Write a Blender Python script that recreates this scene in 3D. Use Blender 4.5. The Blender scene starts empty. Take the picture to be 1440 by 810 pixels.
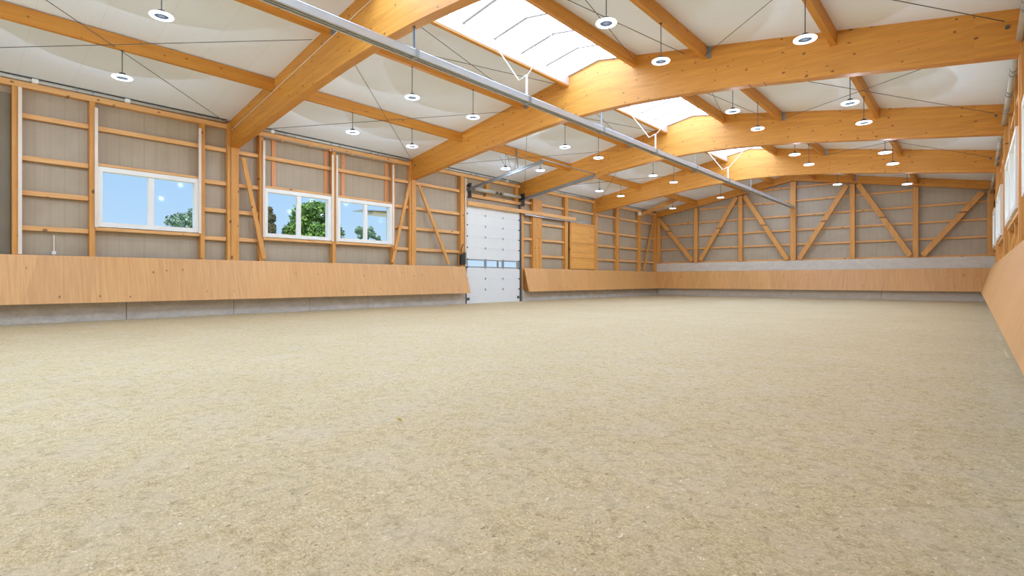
import bpy, bmesh, math, random
from mathutils import Vector, Matrix
random.seed(7)
R = math.radians
sc = bpy.context.scene

# ------------------------------------------------------------------ camera
TH, FPX, Y0PX, CAMH = 0.7248, 734.88, 394.09, 1.0788
cam = bpy.data.cameras.new('camera')
camo = bpy.data.objects.new('camera', cam)
sc.collection.objects.link(camo)
camo.location = (0, 0, CAMH)
camo.rotation_euler = (R(90), 0, TH)
cam.sensor_fit = 'HORIZONTAL'
cam.sensor_width = 36.0
cam.lens = 36.0 * FPX / 1440.0
cam.shift_y = -(405.0 - Y0PX) / 1440.0
cam.clip_start = 0.02
cam.clip_end = 500
sc.camera = camo

# ------------------------------------------------------------------ world / light
SKY_STRENGTH = 0.78
SUN_STRENGTH = 3.6
SKYLIGHT_STRENGTH = 5.0
LAMP_STRENGTH = 3.0
LAMP_WATTS = 76.0
EXPOSURE = 0.36
w = bpy.data.worlds.new('world'); sc.world = w; w.use_nodes = True
nt = w.node_tree; nt.nodes.clear()
wo = nt.nodes.new('ShaderNodeOutputWorld'); bg = nt.nodes.new('ShaderNodeBackground')
tc = nt.nodes.new('ShaderNodeTexCoord'); sx = nt.nodes.new('ShaderNodeSeparateXYZ')
rp = nt.nodes.new('ShaderNodeValToRGB')
nt.links.new(tc.outputs['Generated'], sx.inputs[0]); nt.links.new(sx.outputs['Z'], rp.inputs[0])
rp.color_ramp.elements[0].position = 0.0; rp.color_ramp.elements[0].color = (0.66, 0.82, 0.97, 1)
rp.color_ramp.elements[1].position = 0.5; rp.color_ramp.elements[1].color = (1.55, 1.8, 2.2, 1)
e = rp.color_ramp.elements.new(0.10); e.color = (0.50, 0.73, 0.97, 1)
e = rp.color_ramp.elements.new(0.20); e.color = (0.42, 0.67, 0.97, 1)
nt.links.new(rp.outputs[0], bg.inputs[0]); bg.inputs[1].default_value = SKY_STRENGTH
nt.links.new(bg.outputs[0], wo.inputs[0])
sun = bpy.data.lights.new('sun', 'SUN'); sun.energy = SUN_STRENGTH; sun.angle = R(0.6); sun.color = (1.0, 0.95, 0.86)
suno = bpy.data.objects.new('sun', sun); sc.collection.objects.link(suno)
suno.location = (5, -20, 30)
suno.rotation_euler = Vector((-0.16, 0.70, -0.85)).to_track_quat('-Z', 'Y').to_euler()
sc.view_settings.view_transform = 'Standard'; sc.view_settings.look = 'None'
sc.view_settings.gamma = 1.0; sc.view_settings.use_curve_mapping = False
sc.view_settings.exposure = EXPOSURE
sc.cycles.diffuse_bounces = 9; sc.cycles.max_bounces = 14; sc.cycles.transparent_max_bounces = 16
sc.cycles.glossy_bounces = 3
sc.cycles.sample_clamp_indirect = 4.0

# ------------------------------------------------------------------ materials
def lin(r, g, b):
    f = lambda c: (c / 255 / 12.92) if c <= 10 else ((c / 255 + 0.055) / 1.055) ** 2.4
    return (f(r), f(g), f(b), 1)

class NB:
    """small node builder"""
    def __init__(s, name):
        s.m = bpy.data.materials.new(name); s.m.use_nodes = True
        s.t = s.m.node_tree; s.t.nodes.clear()
        s.out = s.n('ShaderNodeOutputMaterial'); s.b = s.n('ShaderNodeBsdfPrincipled')
        s.l(s.b.outputs[0], s.out.inputs[0])
    def n(s, k, **kw):
        o = s.t.nodes.new(k)
        for a, v in kw.items(): setattr(o, a, v)
        return o
    def l(s, a, b): s.t.links.new(a, b)
    def pos(s, scale=(1, 1, 1), loc=(0, 0, 0)):
        g = s.n('ShaderNodeNewGeometry'); m = s.n('ShaderNodeMapping')
        m.inputs['Scale'].default_value = scale; m.inputs['Location'].default_value = loc
        s.l(g.outputs['Position'], m.inputs[0]); return m.outputs[0]
    def noise(s, vec, scale, detail=3, rough=0.55):
        o = s.n('ShaderNodeTexNoise'); o.inputs['Scale'].default_value = scale
        o.inputs['Detail'].default_value = detail; o.inputs['Roughness'].default_value = rough
        s.l(vec, o.inputs['Vector']); return o.outputs['Fac']
    def ramp(s, fac, stops):
        o = s.n('ShaderNodeValToRGB'); cr = o.color_ramp
        cr.elements[0].position, cr.elements[0].color = stops[0]
        cr.elements[1].position, cr.elements[1].color = stops[-1]
        for p, c in stops[1:-1]:
            q = cr.elements.new(p); q.color = c
        s.l(fac, o.inputs[0]); return o.outputs[0]
    def math(s, op, a, b=None, c=None):
        o = s.n('ShaderNodeMath', operation=op)
        for i, v in enumerate((a, b, c)):
            if v is None: continue
            if isinstance(v, (int, float)): o.inputs[i].default_value = v
            else: s.l(v, o.inputs[i])
        return o.outputs[0]
    def mix(s, fac, a, b, mode='MIX'):
        o = s.n('ShaderNodeMix', data_type='RGBA', blend_type=mode)
        for k, v in ((0, fac), (6, a), (7, b)):
            if isinstance(v, (int, float)): o.inputs[k].default_value = v
            elif isinstance(v, tuple): o.inputs[k].default_value = v
            else: s.l(v, o.inputs[k])
        return o.outputs[2]
    def base(s, c, rough=0.6, metal=0.0):
        if isinstance(c, tuple): s.b.inputs['Base Color'].default_value = c
        else: s.l(c, s.b.inputs['Base Color'])
        s.b.inputs['Roughness'].default_value = rough; s.b.inputs['Metallic'].default_value = metal
    def bump(s, h, strength=0.3, dist=0.01):
        o = s.n('ShaderNodeBump'); o.inputs['Strength'].default_value = strength
        o.inputs['Distance'].default_value = dist
        s.l(h, o.inputs['Height']); s.l(o.outputs[0], s.b.inputs['Normal'])

def plain(name, rgb, rough=0.5, metal=0.0, var=0.06):
    b = NB(name); v = b.noise(b.pos(), 3.0, 3)
    c = lin(*rgb)
    d = tuple(x * (1 - var * 2) for x in c[:3]) + (1,)
    b.base(b.ramp(v, [(0.3, d), (0.7, c)]), rough, metal)
    return b.m

def wood(name, axis, light, dark, knots=0.5, lam=0.1, slope=0.0, knot_col=(84, 44, 14), rough=0.55, kscale=3.4, flat=0, fgw=0.3, ksize=0.085, sheet=False):
    b = NB(name)
    st = [9.0, 9.0, 9.0]; st[axis] = 0.55
    if sheet: st[flat] = 0.3; st[axis] = 0.45
    grain = b.noise(b.pos(tuple(st)), 2.2, 5, 0.6)
    fine = [60.0, 60.0, 60.0]; fine[axis] = 1.6 if fgw > 0.1 else 0.4
    if sheet: fine[flat] = 0.4
    fg = b.noise(b.pos(tuple(fine)), 1.0, 3, 0.6)
    f = b.math('ADD', b.math('MULTIPLY', grain, 1.0 - fgw), b.math('MULTIPLY', fg, fgw))
    col = b.ramp(f, [(0.28, lin(*dark)), (0.72, lin(*light))])
    # laminations across the depth of the timber
    if lam:
        g = b.n('ShaderNodeNewGeometry'); sp = b.n('ShaderNodeSeparateXYZ'); b.l(g.outputs['Position'], sp.inputs[0])
        if axis == 2: h = b.math('ADD', sp.outputs['X'], sp.outputs['Y'])
        elif axis == 0:
            h = sp.outputs['Z']
            if slope:
                ab = b.math('ABSOLUTE', b.math('ADD', sp.outputs['X'], 8.157))
                h = b.math('ADD', h, b.math('MULTIPLY', ab, slope))
        else: h = sp.outputs['Z']
        idx = b.math('FLOOR', b.math('DIVIDE', h, lam))
        along = b.math('FLOOR', b.math('MULTIPLY', sp.outputs[axis], 0.31))
        wn = b.n('ShaderNodeTexWhiteNoise', noise_dimensions='2D')
        cx = b.n('ShaderNodeCombineXYZ'); b.l(idx, cx.inputs[0]); b.l(along, cx.inputs[1]); b.l(cx.outputs[0], wn.inputs['Vector'])
        tone = b.ramp(wn.outputs['Value'], [(0.0, (0.88, 0.86, 0.84, 1)), (1.0, (1.0, 1.0, 1.0, 1))])
        col = b.mix(1.0, col, tone, 'MULTIPLY')
    if sheet:
        g = b.n('ShaderNodeNewGeometry'); sp = b.n('ShaderNodeSeparateXYZ'); b.l(g.outputs['Position'], sp.inputs[0])
        idx = b.math('FLOOR', b.math('MULTIPLY', b.math('ADD', sp.outputs[0], sp.outputs[1]), 0.8))
        wn = b.n('ShaderNodeTexWhiteNoise', noise_dimensions='1D'); b.l(idx, wn.inputs['W'])
        col = b.mix(1.0, col, b.ramp(wn.outputs['Value'], [(0.0, (0.90, 0.89, 0.86, 1)), (1.0, (1.0, 1.0, 1.0, 1))]), 'MULTIPLY')
    if knots:
        if flat == axis: flat = (axis + 1) % 3
        oth = 3 - flat - axis
        g = b.n('ShaderNodeNewGeometry'); sp = b.n('ShaderNodeSeparateXYZ'); b.l(g.outputs['Position'], sp.inputs[0])
        wob = b.math('MULTIPLY', b.noise(b.pos(), 14, 2), 0.05)
        cb = b.n('ShaderNodeCombineXYZ')
        b.l(b.math('MULTIPLY', b.math('ADD', sp.outputs[axis], wob), 0.62), cb.inputs[0])
        b.l(b.math('ADD', sp.outputs[oth], wob), cb.inputs[1])
        vo = b.n('ShaderNodeTexVoronoi', voronoi_dimensions='2D'); vo.inputs['Scale'].default_value = kscale
        vo.inputs['Randomness'].default_value = 1.0
        b.l(cb.outputs[0], vo.inputs['Vector'])
        s2 = b.n('ShaderNodeSeparateColor'); b.l(vo.outputs['Color'], s2.inputs[0])
        size = b.math('ADD', b.math('MULTIPLY', s2.outputs[1], ksize), 0.045)
        k = b.math('LESS_THAN', s2.outputs[0], knots)
        near = b.math('SUBTRACT', size, vo.outputs['Distance'])
        soft = b.math('MULTIPLY', near, 30.0)
        cl = b.n('ShaderNodeClamp'); b.l(soft, cl.inputs[0])
        fac = b.math('MULTIPLY', b.math('MULTIPLY', cl.outputs[0], k), 0.75)
        col = b.mix(fac, col, lin(*knot_col))
    b.base(col, rough)
    b.bump(fg, 0.10 if fgw > 0.1 else 0.0, 0.004)
    return b.m

GL, GD = (222, 158, 64), (198, 128, 40)
M = {}
M['beam'] = wood('glulam_spruce_across', 0, GL, GD, 0.50, 0.085, 0.15, kscale=3.9, flat=1, ksize=0.06)
M['purlin'] = wood('glulam_spruce_lengthwise', 1, GL, GD, 0.35, 0.10, kscale=3.6, flat=0, ksize=0.05)
M['post'] = wood('spruce_upright', 2, (230, 170, 92), (206, 140, 62), 0.4, 0.09, kscale=3.0, flat=0)
M['rail'] = wood('spruce_rail', 1, (238, 190, 126), (212, 150, 84), 0.5, 0.0, flat=0)
M['railx'] = wood('spruce_rail_across', 0, (236, 182, 112), (206, 142, 72), 0.5, 0.0, flat=1)
M['pink'] = wood('reddish_board', 2, (230, 166, 110), (212, 142, 88), 0.3, 0.0)
M['ply'] = wood('birch_plywood', 2, (229, 178, 112), (210, 150, 84), 0.34, 0.0, knot_col=(120, 70, 30), kscale=2.6, flat=0, rough=0.42, fgw=0.10, ksize=0.03, sheet=True)
M['ply_x'] = wood('birch_plywood_end', 2, (229, 178, 112), (210, 150, 84), 0.34, 0.0, knot_col=(120, 70, 30), kscale=2.6, flat=1, rough=0.42, fgw=0.10, ksize=0.03, sheet=True)
M['ply_edge'] = plain('plywood_edge', (150, 100, 50))
M['panelwood'] = wood('planked_door_wood', 1, (240, 182, 100), (220, 152, 66), 0.1, 0.13)
M['white_metal'] = plain('white_coated_metal', (238, 238, 232), 0.4, 0.0, 0.02)
M['pale_strip'] = plain('pale_guide_metal', (232, 218, 200), 0.4, 0.0, 0.03)
M['galv'] = plain('galvanised_steel', (172, 176, 176), 0.38, 0.7, 0.05)
M['alu'] = plain('aluminium_profile', (206, 210, 210), 0.3, 0.35, 0.03)
M['dark_steel'] = plain('dark_steel', (96, 98, 98), 0.45, 0.4)
M['rod'] = plain('tension_rod_steel', (104, 104, 100), 0.5, 0.3)
M['black'] = plain('black_plastic', (38, 38, 36), 0.5)
M['pipe'] = plain('grey_pipe', (205, 205, 198), 0.45, 0.1)
M['trim'] = plain('dark_eave_trim', (62, 60, 54), 0.7)
M['door'] = plain('door_panel_light_grey', (228, 231, 228), 0.5, 0.0, 0.015)
M['bars'] = plain('skylight_bar_grey', (206, 208, 212), 0.6)
M['track'] = plain('track_steel_grey', (140, 142, 142), 0.6, 0.1)
M['disc'] = plain('lamp_centre_black', (9, 9, 9), 1.0)
M['disc'].node_tree.nodes['Principled BSDF'].inputs['Specular IOR Level'].default_value = 0.0
M['grey_alu'] = plain('grey_window_section', (150, 156, 164), 0.4, 0.3)

def cladding(name, axis):
    b = NB(name)
    g = b.n('ShaderNodeNewGeometry'); sp = b.n('ShaderNodeSeparateXYZ'); b.l(g.outputs['Position'], sp.inputs[0])
    v = sp.outputs[axis]
    fr = b.math('FRACT', b.math('MULTIPLY', v, 1 / 0.28))
    groove = b.math('LESS_THAN', b.math('ABSOLUTE', b.math('SUBTRACT', fr, 0.5)), 0.045)
    fr2 = b.math('FRACT', b.math('MULTIPLY', v, 1 / 0.07))
    g2 = b.math('LESS_THAN', b.math('ABSOLUTE', b.math('SUBTRACT', fr2, 0.5)), 0.10)
    n = b.noise(b.pos(), 1.3, 3)
    base = b.ramp(n, [(0.25, lin(176, 161, 136)), (0.75, lin(191, 177, 152))])
    st = [0.4, 0.4, 0.35]; st[axis] = 9.0
    base = b.mix(b.math('MULTIPLY', b.noise(b.pos(tuple(st)), 1.6, 4, 0.65), 0.45), base, lin(150, 134, 110))
    c = b.mix(b.math('MULTIPLY', groove, 0.22), base, lin(140, 126, 108))
    c = b.mix(b.math('MULTIPLY', g2, 0.10), c, lin(150, 136, 118))
    b.base(c, 0.5)
    b.bump(b.math('SUBTRACT', 1.0, groove), 0.25, 0.006)
    return b.m
M['clad_y'] = cladding('ribbed_cladding_side', 1)
M['clad_x'] = cladding('ribbed_cladding_end', 0)

def ceiling_mat():
    b = NB('white_ceiling_panels')
    g = b.n('ShaderNodeNewGeometry'); sp = b.n('ShaderNodeSeparateXYZ'); b.l(g.outputs['Position'], sp.inputs[0])
    fr = b.math('FRACT', b.math('MULTIPLY', sp.outputs['Y'], 1.0))
    groove = b.math('LESS_THAN', b.math('ABSOLUTE', b.math('SUBTRACT', fr, 0.5)), 0.008)
    fr2 = b.math('FRACT', b.math('MULTIPLY', sp.outputs['Y'], 10.0))
    g2 = b.math('LESS_THAN', b.math('ABSOLUTE', b.math('SUBTRACT', fr2, 0.5)), 0.12)
    c = b.mix(b.math('MULTIPLY', groove, 0.30), lin(236, 245, 255), lin(214, 216, 216))
    c = b.mix(b.math('MULTIPLY', g2, 0.03), c, lin(206, 206, 204))
    b.base(c, 0.55); return b.m
M['ceiling'] = ceiling_mat()

def concrete(name, lo, hi):
    b = NB(name)
    n = b.noise(b.pos((1, 1, 2)), 2.2, 6, 0.65)
    n2 = b.noise(b.pos((1, 1, 1)), 14, 4, 0.6)
    f = b.math('ADD', b.math('MULTIPLY', n, 0.7), b.math('MULTIPLY', n2, 0.3))
    b.base(b.ramp(f, [(0.3, lin(*lo)), (0.7, lin(*hi))]), 0.85); b.bump(n2, 0.2, 0.01)
    return b.m
M['concrete'] = concrete('plinth_concrete', (176, 168, 154), (214, 206, 192))
M['concrete_end'] = concrete('end_wall_concrete', (196, 188, 172), (220, 212, 198))

def sand():
    b = NB('arena_sand_and_fibre')
    p = b.pos()
    def dn(vec, scale, detail, rough, dist):
        o = b.n('ShaderNodeTexNoise'); o.inputs['Scale'].default_value = scale; o.inputs['Detail'].default_value = detail
        o.inputs['Roughness'].default_value = rough; o.inputs['Distortion'].default_value = dist
        b.l(vec, o.inputs['Vector']); return o.outputs['Fac']
    big = b.noise(p, 0.45, 4, 0.55)
    patch = b.noise(p, 2.4, 6, 0.62)
    mid = dn(p, 13, 5, 0.65, 0.6)
    fib = dn(b.pos((1.0, 1.5, 1)), 62, 4, 0.65, 1.2)
    chip = dn(b.pos((1.5, 1.0, 1), (3, 5, 0)), 30, 3, 0.6, 0.8)
    c = b.ramp(fib, [(0.30, lin(167, 142, 96)), (0.50, lin(205, 184, 138)), (0.70, lin(235, 216, 176))])
    c = b.mix(b.math('MULTIPLY', b.ramp(patch, [(0.42, (0, 0, 0, 1)), (0.66, (1, 1, 1, 1))]), 0.55), c, lin(211, 193, 164))
    c = b.mix(1.0, c, b.ramp(mid, [(0.30, (0.74, 0.72, 0.68, 1)), (0.52, (1.0, 1.0, 1.0, 1))]), 'MULTIPLY')
    c = b.mix(1.0, c, b.ramp(big, [(0.32, (0.93, 0.92, 0.89, 1)), (0.66, (1.0, 1.0, 1.0, 1))]), 'MULTIPLY')
    c = b.mix(b.math('MULTIPLY', b.ramp(chip, [(0.31, (1, 1, 1, 1)), (0.38, (0, 0, 0, 1))]), 0.7), c, lin(128, 104, 70))
    c = b.mix(b.math('MULTIPLY', b.ramp(chip, [(0.64, (0, 0, 0, 1)), (0.70, (1, 1, 1, 1))]), 0.6), c, lin(250, 242, 220))
    b.base(c, 0.9)
    hgt = b.math('ADD', b.math('MULTIPLY', mid, 0.7), b.math('ADD', b.math('MULTIPLY', fib, 0.35), b.math('MULTIPLY', chip, 0.3)))
    b.bump(hgt, 0.38, 0.02)
    return b.m
M['sand'] = sand()

def emit(name, rgb, strength):
    m = bpy.data.materials.new(name); m.use_nodes = True; t = m.node_tree; t.nodes.clear()
    o = t.nodes.new('ShaderNodeOutputMaterial'); e = t.nodes.new('ShaderNodeEmission')
    e.inputs[0].default_value = rgb + (1,); e.inputs[1].default_value = strength
    t.links.new(e.outputs[0], o.inputs[0]); return m
M['skylight'] = emit('skylight_panes_daylit', (0.80, 1.08, 1.62), SKYLIGHT_STRENGTH)
M['ring'] = emit('lamp_ring_glow', (0.80, 0.95, 1.16), LAMP_STRENGTH)

def glass():
    m = bpy.data.materials.new('window_glass'); m.use_nodes = True; t = m.node_tree; t.nodes.clear()
    o = t.nodes.new('ShaderNodeOutputMaterial'); tr = t.nodes.new('ShaderNodeBsdfTransparent'); gl = t.nodes.new('ShaderNodeBsdfGlossy')
    gl.inputs['Roughness'].default_value = 0.05; tr.inputs[0].default_value = (0.97, 0.985, 1.0, 1)
    mx = t.nodes.new('ShaderNodeMixShader'); mx.inputs[0].default_value = 0.004
    t.links.new(tr.outputs[0], mx.inputs[1]); t.links.new(gl.outputs[0], mx.inputs[2]); t.links.new(mx.outputs[0], o.inputs[0])
    return m
M['glass'] = glass()

def leaf(name, a, b_):
    b = NB(name); n = b.noise(b.pos(), 1.6, 4, 0.7)
    b.base(b.ramp(n, [(0.35, lin(*a)), (0.68, lin(*b_))]), 0.7); return b.m
M['leaf_green'] = leaf('broad_leaves_green', (46, 84, 32), (124, 162, 66))
M['leaf_pale'] = leaf('distant_leaves_grey_green', (86, 116, 96), (138, 164, 132))
M['leaf_dark'] = leaf('conifer_needles', (74, 84, 52), (132, 116, 84))
M['bark'] = leaf('bark', (80, 62, 46), (120, 96, 74))
M['grass'] = leaf('gravel_and_grass', (130, 132, 108), (166, 164, 140))
M['yellow'] = plain('yellow_leaf', (214, 182, 84), 0.6)

# ------------------------------------------------------------------ helpers
C = sc.collection
def props(o, label=None, cat=None, group=None, kind=None):
    if label: o['label'] = label
    if cat: o['category'] = cat
    if group: o['group'] = group
    if kind: o['kind'] = kind
    return o

def empty(name, loc, label=None, cat=None, group=None, kind=None):
    o = bpy.data.objects.new(name, None); C.objects.link(o); o.location = loc
    o.empty_display_size = 0.1
    return props(o, label, cat, group, kind)

class MB:
    """collects shapes in world coordinates, builds one mesh object"""
    def __init__(s): s.bm = bmesh.new()
    def box(s, lo, hi):
        x0, y0, z0 = [min(a, b) for a, b in zip(lo, hi)]; x1, y1, z1 = [max(a, b) for a, b in zip(lo, hi)]
        v = [s.bm.verts.new(p) for p in ((x0, y0, z0), (x1, y0, z0), (x1, y1, z0), (x0, y1, z0), (x0, y0, z1), (x1, y0, z1), (x1, y1, z1), (x0, y1, z1))]
        for f in ((3, 2, 1, 0), (4, 5, 6, 7), (0, 1, 5, 4), (1, 2, 6, 5), (2, 3, 7, 6), (3, 0, 4, 7)):
            s.bm.faces.new([v[i] for i in f])
        return s
    def bar(s, p, q, wd, ht, up=(0, 0, 1)):
        p, q = Vector(p), Vector(q); d = (q - p).normalized(); up = Vector(up)
        sd = d.cross(up)
        if sd.length < 1e-4: sd = Vector((1, 0, 0))
        sd.normalize(); u = sd.cross(d).normalized()
        a = [[s.bm.verts.new(c + sd * (i * wd / 2) + u * (j * ht / 2)) for i, j in ((-1, -1), (1, -1), (1, 1), (-1, 1))] for c in (p, q)]
        s.bm.faces.new(a[0]); s.bm.faces.new(a[1][::-1])
        for i in range(4):
            j = (i + 1) % 4; s.bm.faces.new([a[0][j], a[0][i], a[1][i], a[1][j]])
        return s
    def tube(s, pts, r, n=10):
        pts = [Vector(p) for p in pts]; rings = []
        for i, p in enumerate(pts):
            d = (pts[min(i + 1, len(pts) - 1)] - pts[max(i - 1, 0)]).normalized()
            a = d.orthogonal().normalized()
            if rings: # keep frames aligned
                a = (prev - d * prev.dot(d)).normalized()
            prev = a; b = d.cross(a)
            rr = r[i] if isinstance(r, (list, tuple)) else r
            rings.append([s.bm.verts.new(p + (a * math.cos(k * 2 * math.pi / n) + b * math.sin(k * 2 * math.pi / n)) * rr) for k in range(n)])
        for A, B in zip(rings, rings[1:]):
            for k in range(n):
                l = (k + 1) % n; s.bm.faces.new([A[k], A[l], B[l], B[k]])
        s.bm.faces.new(rings[0][::-1]); s.bm.faces.new(rings[-1])
        return s
    def lathe(s, c, prof, n=28):
        """prof: list of (radius, z) closed loop when first==last"""
        c = Vector(c); rings = []
        for r, z in prof:
            rings.append([s.bm.verts.new(c + Vector((r * math.cos(k * 2 * math.pi / n), r * math.sin(k * 2 * math.pi / n), z))) for k in range(n)])
        for A, B in zip(rings, rings[1:]):
            for k in range(n):
                l = (k + 1) % n; s.bm.faces.new([A[k], A[l], B[l], B[k]])
        if prof[0] != prof[-1]:
            s.bm.faces.new(rings[0][::-1]); s.bm.faces.new(rings[-1])
        return s
    def prism(s, poly, axis, a, b):
        """poly: 2D points in the plane normal to axis (0: y,z ; 1: x,z ; 2: x,y)"""
        def P(u, v, t): return {0: (t, u, v), 1: (u, t, v), 2: (u, v, t)}[axis]
        A = [s.bm.verts.new(P(u, v, a)) for u, v in poly]; B = [s.bm.verts.new(P(u, v, b)) for u, v in poly]
        s.bm.faces.new(A); s.bm.faces.new(B[::-1]); n = len(poly)
        for i in range(n):
            j = (i + 1) % n; s.bm.faces.new([A[j], A[i], B[i], B[j]])
        return s
    def build(s, name, mat, parent=None, bevel=0, origin=None, smooth=False):
        bm = s.bm
        if bevel:
            bmesh.ops.bevel(bm, geom=[e for e in bm.edges], offset=bevel, segments=1, affect='EDGES', profile=0.5, clamp_overlap=True)
        bmesh.ops.recalc_face_normals(bm, faces=bm.faces)
        if parent is not None: org = world_loc(parent)
        elif origin is not None: org = Vector(origin)
        else:
            xs = [v.co for v in bm.verts]
            org = Vector(((min(v.x for v in xs) + max(v.x for v in xs)) / 2, (min(v.y for v in xs) + max(v.y for v in xs)) / 2, min(v.z for v in xs)))
        bmesh.ops.translate(bm, verts=bm.verts, vec=-org)
        me = bpy.data.meshes.new(name); bm.to_mesh(me); bm.free()
        me.materials.append(mat)
        if smooth:
            for p in me.polygons: p.use_smooth = True
        o = bpy.data.objects.new(name, me); C.objects.link(o)
        if parent is not None: o.parent = parent
        else: o.location = org
        return o
def world_loc(o):
    v = Vector(o.location)
    while o.parent is not None:
        o = o.parent; v = v + Vector(o.location)
    return v
def B(lo, hi): return MB().box(lo, hi)

# ------------------------------------------------------------------ dimensions (metres)
XL, XR, XM = -16.907, 0.593, -8.157
F = [6.2248 + i * 6.8021 for i in range(4)]
YB, YE = -7.4, 34.6                     # back wall, end wall frame plane
BT = 0.23                               # beam thickness
RZ, SL = 7.48, 0.175
def roof(x): return RZ - SL * abs(x - XM)
CLX_L, CLX_R = XL - 0.215, XR + 0.215   # cladding faces
def both(x): return 2 * XM - x          # mirror about the ridge
ORD = ['nearest', 'second', 'third', 'fourth']

# ------------------------------------------------------------------ setting: floor
def make_floor():
    bm = bmesh.new()
    x0, x1, y0, y1 = CLX_L, CLX_R, YB, YE + 0.3
    nx, ny = 150, 340
    rnd = random.Random(3)
    ph = [(rnd.uniform(0, 6.28), rnd.uniform(0, 6.28), rnd.uniform(0.5, 5), rnd.uniform(0, 6.28)) for _ in range(26)]
    V = []
    for j in range(ny + 1):
        row = []
        for i in range(nx + 1):
            x = x0 + (x1 - x0) * i / nx; y = y0 + (y1 - y0) * j / ny
            z = 0
            for a, b, k, t in ph:
                z += math.sin(k * (x * math.cos(t) + y * math.sin(t)) + a) / (k + 1.0)
            z *= 0.0042
            # sand banked slightly against the plinths
            dw = min(x - XL, YE - y)
            z += 0.035 * max(0, 1 - max(dw, 0) / 0.7)
            dr = abs(x - 0.36)
            z += 0.03 * max(0, 1 - dr / 0.12)
            row.append(bm.verts.new((x, y, z)))
        V.append(row)
    for j in range(ny):
        for i in range(nx):
            bm.faces.new([V[j][i], V[j][i + 1], V[j + 1][i + 1], V[j + 1][i]])
    m = MB(); m.bm = bm
    o = m.build('floor', M['sand'], origin=(0, 0, 0), smooth=True); props(o, kind='structure')
make_floor()
props(B((-160, -60, -0.45), (60, 150, -0.25)).build('outside_ground', M['grass'], origin=(0, 0, -0.45)), kind='structure')

# windows on both side walls: (y0, y1)
WZ0, WZ1 = 2.46, 4.02
WIN_L = [(2.98, 5.36), (7.20, 9.53), (9.75, 12.10)]
WIN_R = [(2.98, 5.36), (7.20, 9.53), (9.75, 12.10), (13.85, 16.15), (16.35, 18.65), (21.9, 24.1), (24.3, 26.3), (28.8, 31.0)]
DOOR = (16.05, 19.80, 4.35)

def side_wall(name, xa, xb, wins, door=None):
    m = MB(); zt = 6.05
    holes = [(a + 0.03, b - 0.03, WZ0 + 0.03, WZ1 - 0.03) for a, b in wins]
    if door: holes.append((door[0], door[1], 0.0, door[2]))
    holes.sort(); y = YB - 0.2
    for a, b, z0, z1 in holes:
        m.box((xa, y, 0.0), (xb, a, zt))
        if z0 > 0: m.box((xa, a, 0.0), (xb, b, z0))
        m.box((xa, a, z1), (xb, b, zt)); y = b
    m.box((xa, y, 0.0), (xb, YE + 0.5, zt))
    props(m.build(name, M['clad_y'], origin=(0, 0, 0)), kind='structure')
side_wall('wall_left', CLX_L, CLX_L - 0.14, WIN_L, DOOR)
side_wall('wall_right', CLX_R, CLX_R + 0.14, WIN_R)
def gable(name, ya, yb):
    x0, x1 = CLX_L - 0.14, CLX_R + 0.14
    m = MB().prism([(x0, 0), (x1, 0), (x1, roof(x1) + 0.05), (XM, RZ + 0.05), (x0, roof(x0) + 0.05)], 1, ya, yb)
    props(m.build(name, M['clad_x'], origin=(0, 0, 0)), kind='structure')
gable('wall_end', YE + 0.30, YE + 0.44)
def back_wall():
    x0, x1 = CLX_L - 0.14, CLX_R + 0.14; a, b, z0, z1 = -15.6, -0.9, 2.3, 5.55
    m = MB()
    m.box((x0, YB - 0.14, 0), (x1, YB, z0)); m.box((x0, YB - 0.14, z0), (a, YB, z1)); m.box((b, YB - 0.14, z0), (x1, YB, z1))
    m.prism([(x0, z1), (x1, z1), (x1, roof(x1) + 0.05), (XM, RZ + 0.05), (x0, roof(x0) + 0.05)], 1, YB - 0.14, YB)
    props(m.build('wall_back', M['clad_x'], origin=(0, 0, 0)), kind='structure')
    e = empty('window_40', ((a + b) / 2, YB, z0), kind='structure')  # unseen window, added to bring daylight to ceiling and beams
    m = MB(); n = 7
    for k in range(n + 1):
        x = a + (b - a) * k / n; m.box((x - 0.05, YB - 0.12, z0), (x + 0.05, YB - 0.02, z1))
    m.box((a, YB - 0.11, z0), (b, YB - 0.03, z0 + 0.08)); m.box((a, YB - 0.11, z1 - 0.08), (b, YB - 0.03, z1))
    m.build('window_frame', M['white_metal'], e)
    B((a, YB - 0.075, z0), (b, YB - 0.065, z1)).build('pane', M['glass'], e)
back_wall()

# ceiling: two slopes with the ridge skylight slot between them
SKL, SKR = -9.23, -7.084
PH0 = 0.30
M['skylight_wash'] = plain('painted_skylight_wash', (186, 160, 138), 0.6, 0.0, 0.03)  # skylight glare on the inner purlin faces, put into this paler colour
def ceiling():
    m = MB()
    def slab(xa, xb, y0, y1):
        za, zb = roof(xa), roof(xb)
        m.prism([(xa, za), (xb, zb), (xb, zb + 0.16), (xa, za + 0.16)], 1, y0, y1)
    x0, x1 = CLX_L - 0.3, CLX_R + 0.3
    YS = 32.4
    slab(x0, SKL, YB - 0.2, YE + 0.5); slab(SKR, x1, YB - 0.2, YE + 0.5)
    slab(SKL, XM, YS, YE + 0.5); slab(XM, SKR, YS, YE + 0.5)
    props(m.build('ceiling', M['ceiling'], origin=(0, 0, 0)), kind='structure')
ceiling()

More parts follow.
